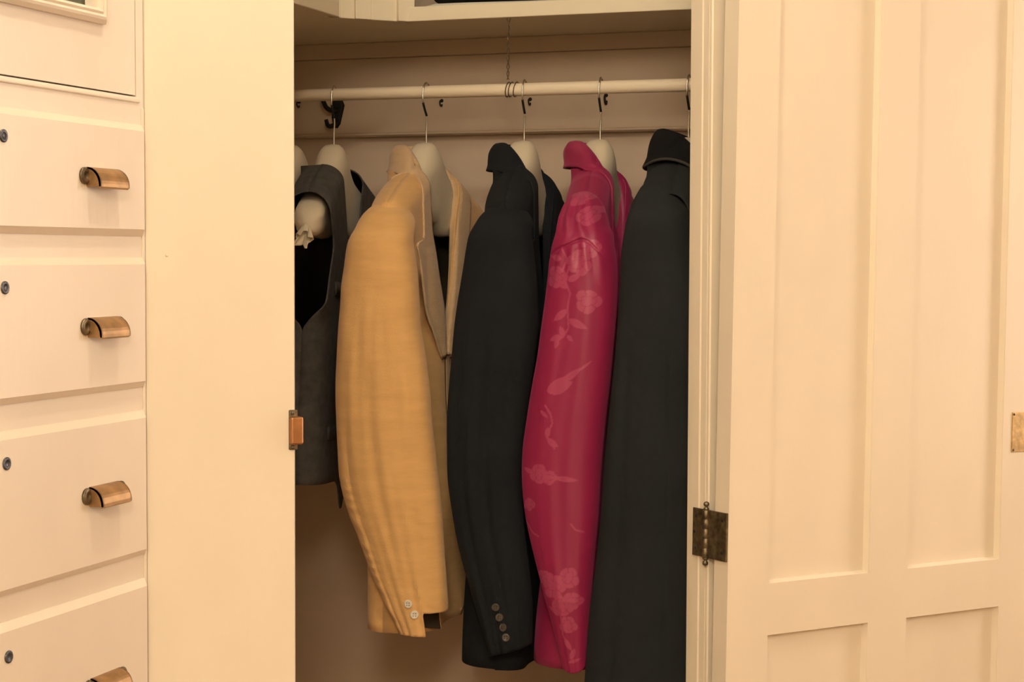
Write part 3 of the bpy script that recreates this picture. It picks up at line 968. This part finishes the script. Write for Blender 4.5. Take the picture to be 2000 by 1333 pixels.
# ---- black blazer
def make_black():
    i = 3
    g = empty('blazer', (HX[i], YR, 0))
    tag(g, 'charcoal black wool blazer with four dark buttons on its cuff', 'blazer')
    k = HK[i]
    B = Body(k, .852, hb=.036, hf=.032, wz=lambda z: 1 - .05 * math.exp(-((z - 1.30) / .12) ** 2), seed=4, folds=.003)
    B.Wt = .205
    ve = lambda z, sg: float(np.interp(z, [.85, 1.34, 1.50, 1.60, 1.66], [.0, .0, .035, .060, .066]))
    B.fb = lambda z: .022 * sstep(1.30, .90, z)
    B.ff = lambda z: .012 * sstep(1.30, .90, z)
    hemf = lambda q, sg: .905 - .006 * math.sin(math.pi * q)
    body_sheets(g, B, M_BLACK, M_LINING, ve, hemf, lambda q: .905 + .004 * math.cos(5 * q))
    lapel(g, k, M_BLACK, du=.001, name='collar_and_lapels', B=B)
    tbl = [(1.542, -.002, .079), (1.513, -.009, .084), (1.484, -.014, .088), (1.456, -.019, .091), (1.427, -.024, .092), (1.398, -.028, .093), (1.354, -.032, .088), (1.311, -.036, .082), (1.267, -.039, .076), (1.223, -.039, .071), (1.179, -.038, .069), (1.136, -.032, .071), (1.092, -.024, .076), (1.048, -.012, .082), (1.005, .002, .086), (.961, .017, .086), (.938, .024, .085)]
    cap = [(1.572, .025, .040), (1.568, .014, .052), (1.562, .006, .063), (1.553, .001, .072)]
    def disp(th, z, q):
        f = max(0, math.sin(th))
        return f * (.0018 * math.sin(20 * q + 10 * z) + .0012 * math.sin(39 * q - 7 * z)) * sstep(1.5, 1.3, z)
    sl_ = Sleeve(tbl, cap, disp=disp, zend=lambda th, s: .938 + .010 * math.cos(th))
    s1 = sl_.build(g, M_BLACK, M_LINING)
    for (u, z) in ((.046, 1.005), (.0505, .991), (.055, .9765), (.0595, .962)):
        button(s1, sl_, u, z, .0058, M_HORN)
    sl_.build(g, M_BLACK, M_LINING, sg=-1, k=k, seg=48, rows=80)
make_black()

# ---- crimson brocade jacket
def leaf_sd(x, z, ax_, az, L, ang, wd_):
    ca, sa = math.cos(ang), math.sin(ang)
    dx, dz_ = x - ax_, z - az
    a = dx * ca + dz_ * sa; b_ = -dx * sa + dz_ * ca
    t_ = a / L
    if t_ < 0 or t_ > 1: return -1
    w_ = wd_ * (math.sin(math.pi * t_ ** .8)) ** .8
    return w_ - abs(b_)

FLOWERS, LEAVES, STEMS = [], [], []
def brocade_layout():
    # a repeat drawn on the cloth, u across and z down the sleeve (metres)
    # trailing stem with leaves at the upper arm
    STEMS.append([(.030, 1.480), (.026, 1.465), (.033, 1.448), (.030, 1.430), (.030, 1.415), (.031, 1.400), (.024, 1.388), (.015, 1.383)])
    STEMS.append([(.020, 1.510), (.028, 1.495), (.022, 1.480), (.030, 1.470)])
    STEMS.append([(.045, 1.505), (.038, 1.490), (.045, 1.470)])
    for L_ in [(.031, 1.412, .030, R(-25), .0058), (.029, 1.425, .026, R(218), .0056), (.024, 1.388, .016, R(110), .0045), (.022, 1.388, .020, R(195), .0050),
               (.016, 1.384, .014, R(250), .0040), (.029, 1.390, .012, R(-45), .0035), (.03, 1.455, .020, R(150), .005), (.03, 1.465, .020, R(25), .005),
               (.020, 1.495, .018, R(170), .005)]:
        LEAVES.append(L_)
    # big blossoms
    for (x, z, r, n, a) in [(.058, 1.437, .016, 5, .2), (.046, 1.490, .017, 6, .9), (.012, 1.470, .015, 5, .4), (.062, 1.510, .012, 5, 0),
                            (-.012, 1.196, .0135, 5, .7), (.004, 1.192, .010, 5, .2), (.008, 1.040, .017, 6, .3), (.030, 1.052, .014, 5, .8), (-.006, 1.050, .011, 5, .1),
                            (.020, 1.012, .015, 6, .5), (.036, 1.020, .012, 5, .2), (.028, .985, .012, 5, .6), (-.028, 1.152, .009, 4, .2), (.032, 1.585, .016, 6, .3), (.05, 1.555, .014, 5, .9)]:
        FLOWERS.append((x, z, r, n, a))
    # floating feathered leaf
    for L_ in [(.000, 1.312, .040, R(20), .0100), (.004, 1.313, .030, R(42), .0060), (.022, 1.325, .036, R(36), .0050), (.046, 1.341, .024, R(40), .0022)]:
        LEAVES.append(L_)
    # curling bud
    STEMS.append([(-.002, 1.292), (.006, 1.280), (.0085, 1.268), (.004, 1.258), (.001, 1.248), (.004, 1.240), (.012, 1.233)])
    for L_ in [(.003, 1.262, .016, R(-100), .0045), (.001, 1.246, .020, R(-35), .0045), (-.010, 1.285, .016, R(-40), .0030)]:
        LEAVES.append(L_)
    for L_ in [(.010, 1.192, .036, R(-5), .0042), (-.02, 1.196, .02, R(160), .004), (-.040, 1.145, .02, R(40), .004)]:
        LEAVES.append(L_)
    STEMS.append([(-.038, 1.128), (-.030, 1.120), (-.024, 1.112), (-.014, 1.108)])
    STEMS.append([(.034, 1.128), (.040, 1.120), (.050, 1.117)])
    STEMS.append([(.010, 1.025), (.018, 1.000), (.020, .970), (.028, .955)])
    for L_ in [(.020, .975, .020, R(60), .004), (.022, .965, .020, R(-60), .004), (.016, 1.000, .02, R(150), .004), (.030, .935, .018, R(70), .004), (.026, .930, .02, R(20), .003)]:
        LEAVES.append(L_)
brocade_layout()
def seg_d(x, z, pts):
    best = 9
    for (a, b_) in zip(pts[:-1], pts[1:]):
        dx, dz_ = b_[0] - a[0], b_[1] - a[1]
        t_ = max(0, min(1, ((x - a[0]) * dx + (z - a[1]) * dz_) / (dx * dx + dz_ * dz_)))
        best = min(best, math.hypot(x - a[0] - t_ * dx, z - a[1] - t_ * dz_))
    return best
def pattern_at(u, v, z, th):
    if math.sin(th) < -.25: return 0.0
    m_ = 0.0
    for (x, zc, r, n_, a) in FLOWERS:
        dx, dz_ = u - x, z - zc
        if abs(dx) > r * 1.5 or abs(dz_) > r * 1.5: continue
        d = math.hypot(dx, dz_); an = math.atan2(dz_, dx)
        rim = 1.18 * r * (.80 + .13 * abs(math.cos(n_ * .5 * an + a)) + .07 * math.sin(3 * an + 5 * a))
        if d < rim:
            lob = abs(math.sin(n_ * .5 * an + a))
            vein = sstep(.0008, .0003, abs(d - rim * (.50 + .12 * math.sin(2 * an + 7 * a)))) * .6
            f = 1.0 - vein
            if lob > .985 and d > rim * .3: f *= .35
            m_ = max(m_, f * sstep(0, .0008, rim - d))
    for (x, zc, L, an, wd_) in LEAVES:
        if abs(u - x) > L * 1.1 + wd_ or abs(z - zc) > L * 1.1 + wd_: continue
        s_ = leaf_sd(u, z, x, zc, L, an, wd_)
        if s_ > 0: m_ = max(m_, sstep(0, .0008, s_) * (.55 if s_ > wd_ * .93 else 1.0))
    for pts in STEMS:
        if z > max(p[1] for p in pts) + .003 or z < min(p[1] for p in pts) - .003: continue
        d = seg_d(u, z, pts)
        m_ = max(m_, sstep(.0017, .0008, d))
    return m_

def make_crimson():
    i = 4
    g = empty('brocade_jacket', (HX[i], YR, 0))
    tag(g, 'crimson silk brocade jacket woven with lighter pink flowers and leaves', 'jacket')
    k = HK[i]
    B = Body(k, .914, hb=.034, hf=.028, wz=lambda z: 1 - .05 * math.exp(-((z - 1.30) / .12) ** 2), seed=6, folds=.003)
    B.Wt = .205
    ve = lambda z, sg: float(np.interp(z, [.86, 1.0, 1.34, 1.50, 1.60, 1.66], [.0, .0, .006, .046, .060, .066]))
    B.fb = lambda z: .040 * sstep(1.30, .90, z)
    body_sheets(g, B, M_BROCADE, M_LINING3, ve)
    oc = [(-.056, .0, 1.630), (-.050, .025, 1.630), (-.036, .052, 1.630), (-.010, .080, 1.626), (.012, .090, 1.608), (.022, .088, 1.580), (.029, .078, 1.540), (.031, .066, 1.500), (.032, .052, 1.460), (.033, .038, 1.42), (.034, .022, 1.38), (.034, .012, 1.345)]
    lapel(g, k, M_BROCADE, du=-.001, dz_=.001, name='shawl_collar', outcurve=oc, B=B)
    tbl = [(1.528, .000, .079), (1.499, -.006, .085), (1.471, -.009, .0875), (1.442, -.013, .0875), (1.400, -.019, .085), (1.357, -.025, .081), (1.314, -.033, .077), (1.271, -.040, .072), (1.227, -.046, .068), (1.184, -.047, .065), (1.141, -.043, .063), (1.098, -.034, .059), (1.054, -.022, .055), (1.011, -.010, .052), (.968, .002, .049), (.915, .015, .046)]
    cap = [(1.590, .024, .034), (1.584, .012, .046), (1.572, .004, .056), (1.556, .001, .064), (1.540, .0005, .072)]
    def disp(th, z, q):
        f = max(0, math.sin(th))
        up_ = sstep(1.40, 1.52, z)
        d = f * (.0008 * math.sin(13 * q + 8 * z) + .0003 * math.sin(31 * q - 6 * z)) * (1 - up_)
        zs = 1.520 - .030 * (2 * q - 1) ** 2 + .004 * math.cos(9 * q)
        d -= .0034 * f * math.exp(-((z - zs) / .0022) ** 2)
        d += f * .0018 * math.exp(-((z - zs + .020) / .022) ** 2) * (math.sin(30 * q + .5))
        d += f * .0026 * math.exp(-((z - 1.555) / .03) ** 2) * math.sin(24 * q + 30 * (z - 1.55) * (q - .5))
        return d
    def zend(th, s):
        return .925 - .010 * math.sin(th) - .0 * math.cos(th)
    sl_ = Sleeve(tbl, cap, disp=disp, zend=zend, rows=560, seg=260, b=.040)
    sl_.build(g, M_BROCADE, M_LINING3, pattern=pattern_at)
    sl_.disp = None
    sl_.build(g, M_BROCADE, M_LINING3, sg=-1, k=k, seg=48, rows=80)
    # faint pattern values for the other panels come from the same repeat
    for o in g.children:
        if o.name.startswith(('back_panel', 'front_panel', 'shawl_collar')) or (o.name.startswith('sleeve') and 'pattern' not in o.data.attributes):
            at = o.data.attributes.new('pattern', 'FLOAT', 'POINT')
            vals = []
            for vtx in o.data.vertices:
                x, y, z = vtx.co
                vals.append(.55 * max(0, math.sin(70 * y + 3 * math.sin(40 * z))) * max(0, math.sin(55 * z + 2 * math.sin(60 * y))))
            at.data.foreach_set('value', vals)
make_crimson()

# ---- long black coat with velvet collar
def make_coat():
    i = 5
    g = empty('overcoat', (HX[i], YR, 0))
    tag(g, 'long black overcoat with piped velvet collar hanging beside the door jamb', 'coat')
    k = HK[i]
    B = Body(k, .42, hb=.050, hf=.046, W=.215, wz=lambda z: 1 + .06 * sstep(1.3, .5, z), seed=3, folds=.006, lift=.017)
    B.Wt = .205
    ve = lambda z, sg: float(np.interp(z, [.42, 1.34, 1.50, 1.60, 1.66], [.0, .0, .030, .056, .064]))
    B.fb = B.ff = lambda z: .035 * sstep(1.3, .5, z)
    body_sheets(g, B, M_COAT, M_LINING, ve)
    rc = [(-.046, .0, 1.684), (-.044, .016, 1.684), (-.030, .030, 1.684), (-.008, .045, 1.676), (.010, .058, 1.664), (.026, .066, 1.648), (.042, .066, 1.62), (.052, .060, 1.58), (.056, .05, 1.53), (.057, .04, 1.48), (.057, .02, 1.42), (.056, .004, 1.34)]
    oc = [(-.062, .0, 1.628), (-.060, .025, 1.628), (-.054, .058, 1.630), (-.034, .080, 1.637), (-.008, .094, 1.638), (.020, .102, 1.629), (.042, .108, 1.608), (.054, .110, 1.58), (.060, .102, 1.53), (.061, .085, 1.48), (.060, .045, 1.42), (.058, .02, 1.34)]
    cl = lapel(g, k, M_VELVET, k0=.0, outcurve=oc, rollcurve=rc, name='velvet_collar', thick=.005)
    tube('piping', list(EDGE), .0024, M_PIPING, cl, 8)
    tbl = [(1.556, -.031, .055), (1.500, -.040, .070), (1.430, -.043, .078), (1.359, -.048, .080), (1.289, -.055, .082), (1.218, -.062, .082), (1.147, -.067, .082), (1.076, -.074, .080), (1.004, -.083, .080), (.908, -.090, .078), (.86, -.092, .076)]
    cap = [(1.604, -.014, .000), (1.597, -.022, .015), (1.585, -.027, .030), (1.570, -.030, .044)]
    def disp(th, z, q):
        f = max(0, math.sin(th))
        lo_ = sstep(1.52, 1.3, z)
        d = -.0075 * math.exp(-((q - .70 - .06 * (1.3 - z)) / .035) ** 2) * f * lo_
        d += f * lo_ * (.003 * math.sin(15 * q + 1) + .0015 * math.sin(34 * q + 3 * z))
        return d
    sl_ = Sleeve(tbl, cap, disp=disp, v0=.208, b=.052)
    sl_.build(g, M_COAT, M_LINING)
    sl_.disp = None
    sl_.build(g, M_COAT, M_LINING, sg=-1, k=k, seg=48, rows=80)
make_coat()

# ------------------------------------------------------------------ ceiling lamps that light the room
for n_, (x, y, z, e_, r_) in enumerate(LAMPS):
    l = empty('ceiling_lamp', (x, y, CEIL))
    tag(l, ('small flush ceiling lamp with brass canopy above the dresser' if n_ == 0 else 'small flush ceiling lamp with brass canopy in the middle of the room'), 'lamp')
    lathe('canopy', [(.06, -.001), (.06, -.008), (.045, -.020), (.018, -.028), (.0001, -.028)], M_BRASS, l, 24)
    lathe('glass_bowl', [(.018, -.029), (.050, -.034), (.062, -.046), (.050, -.058), (.0001, -.062)], M_OPAL, l, 24)
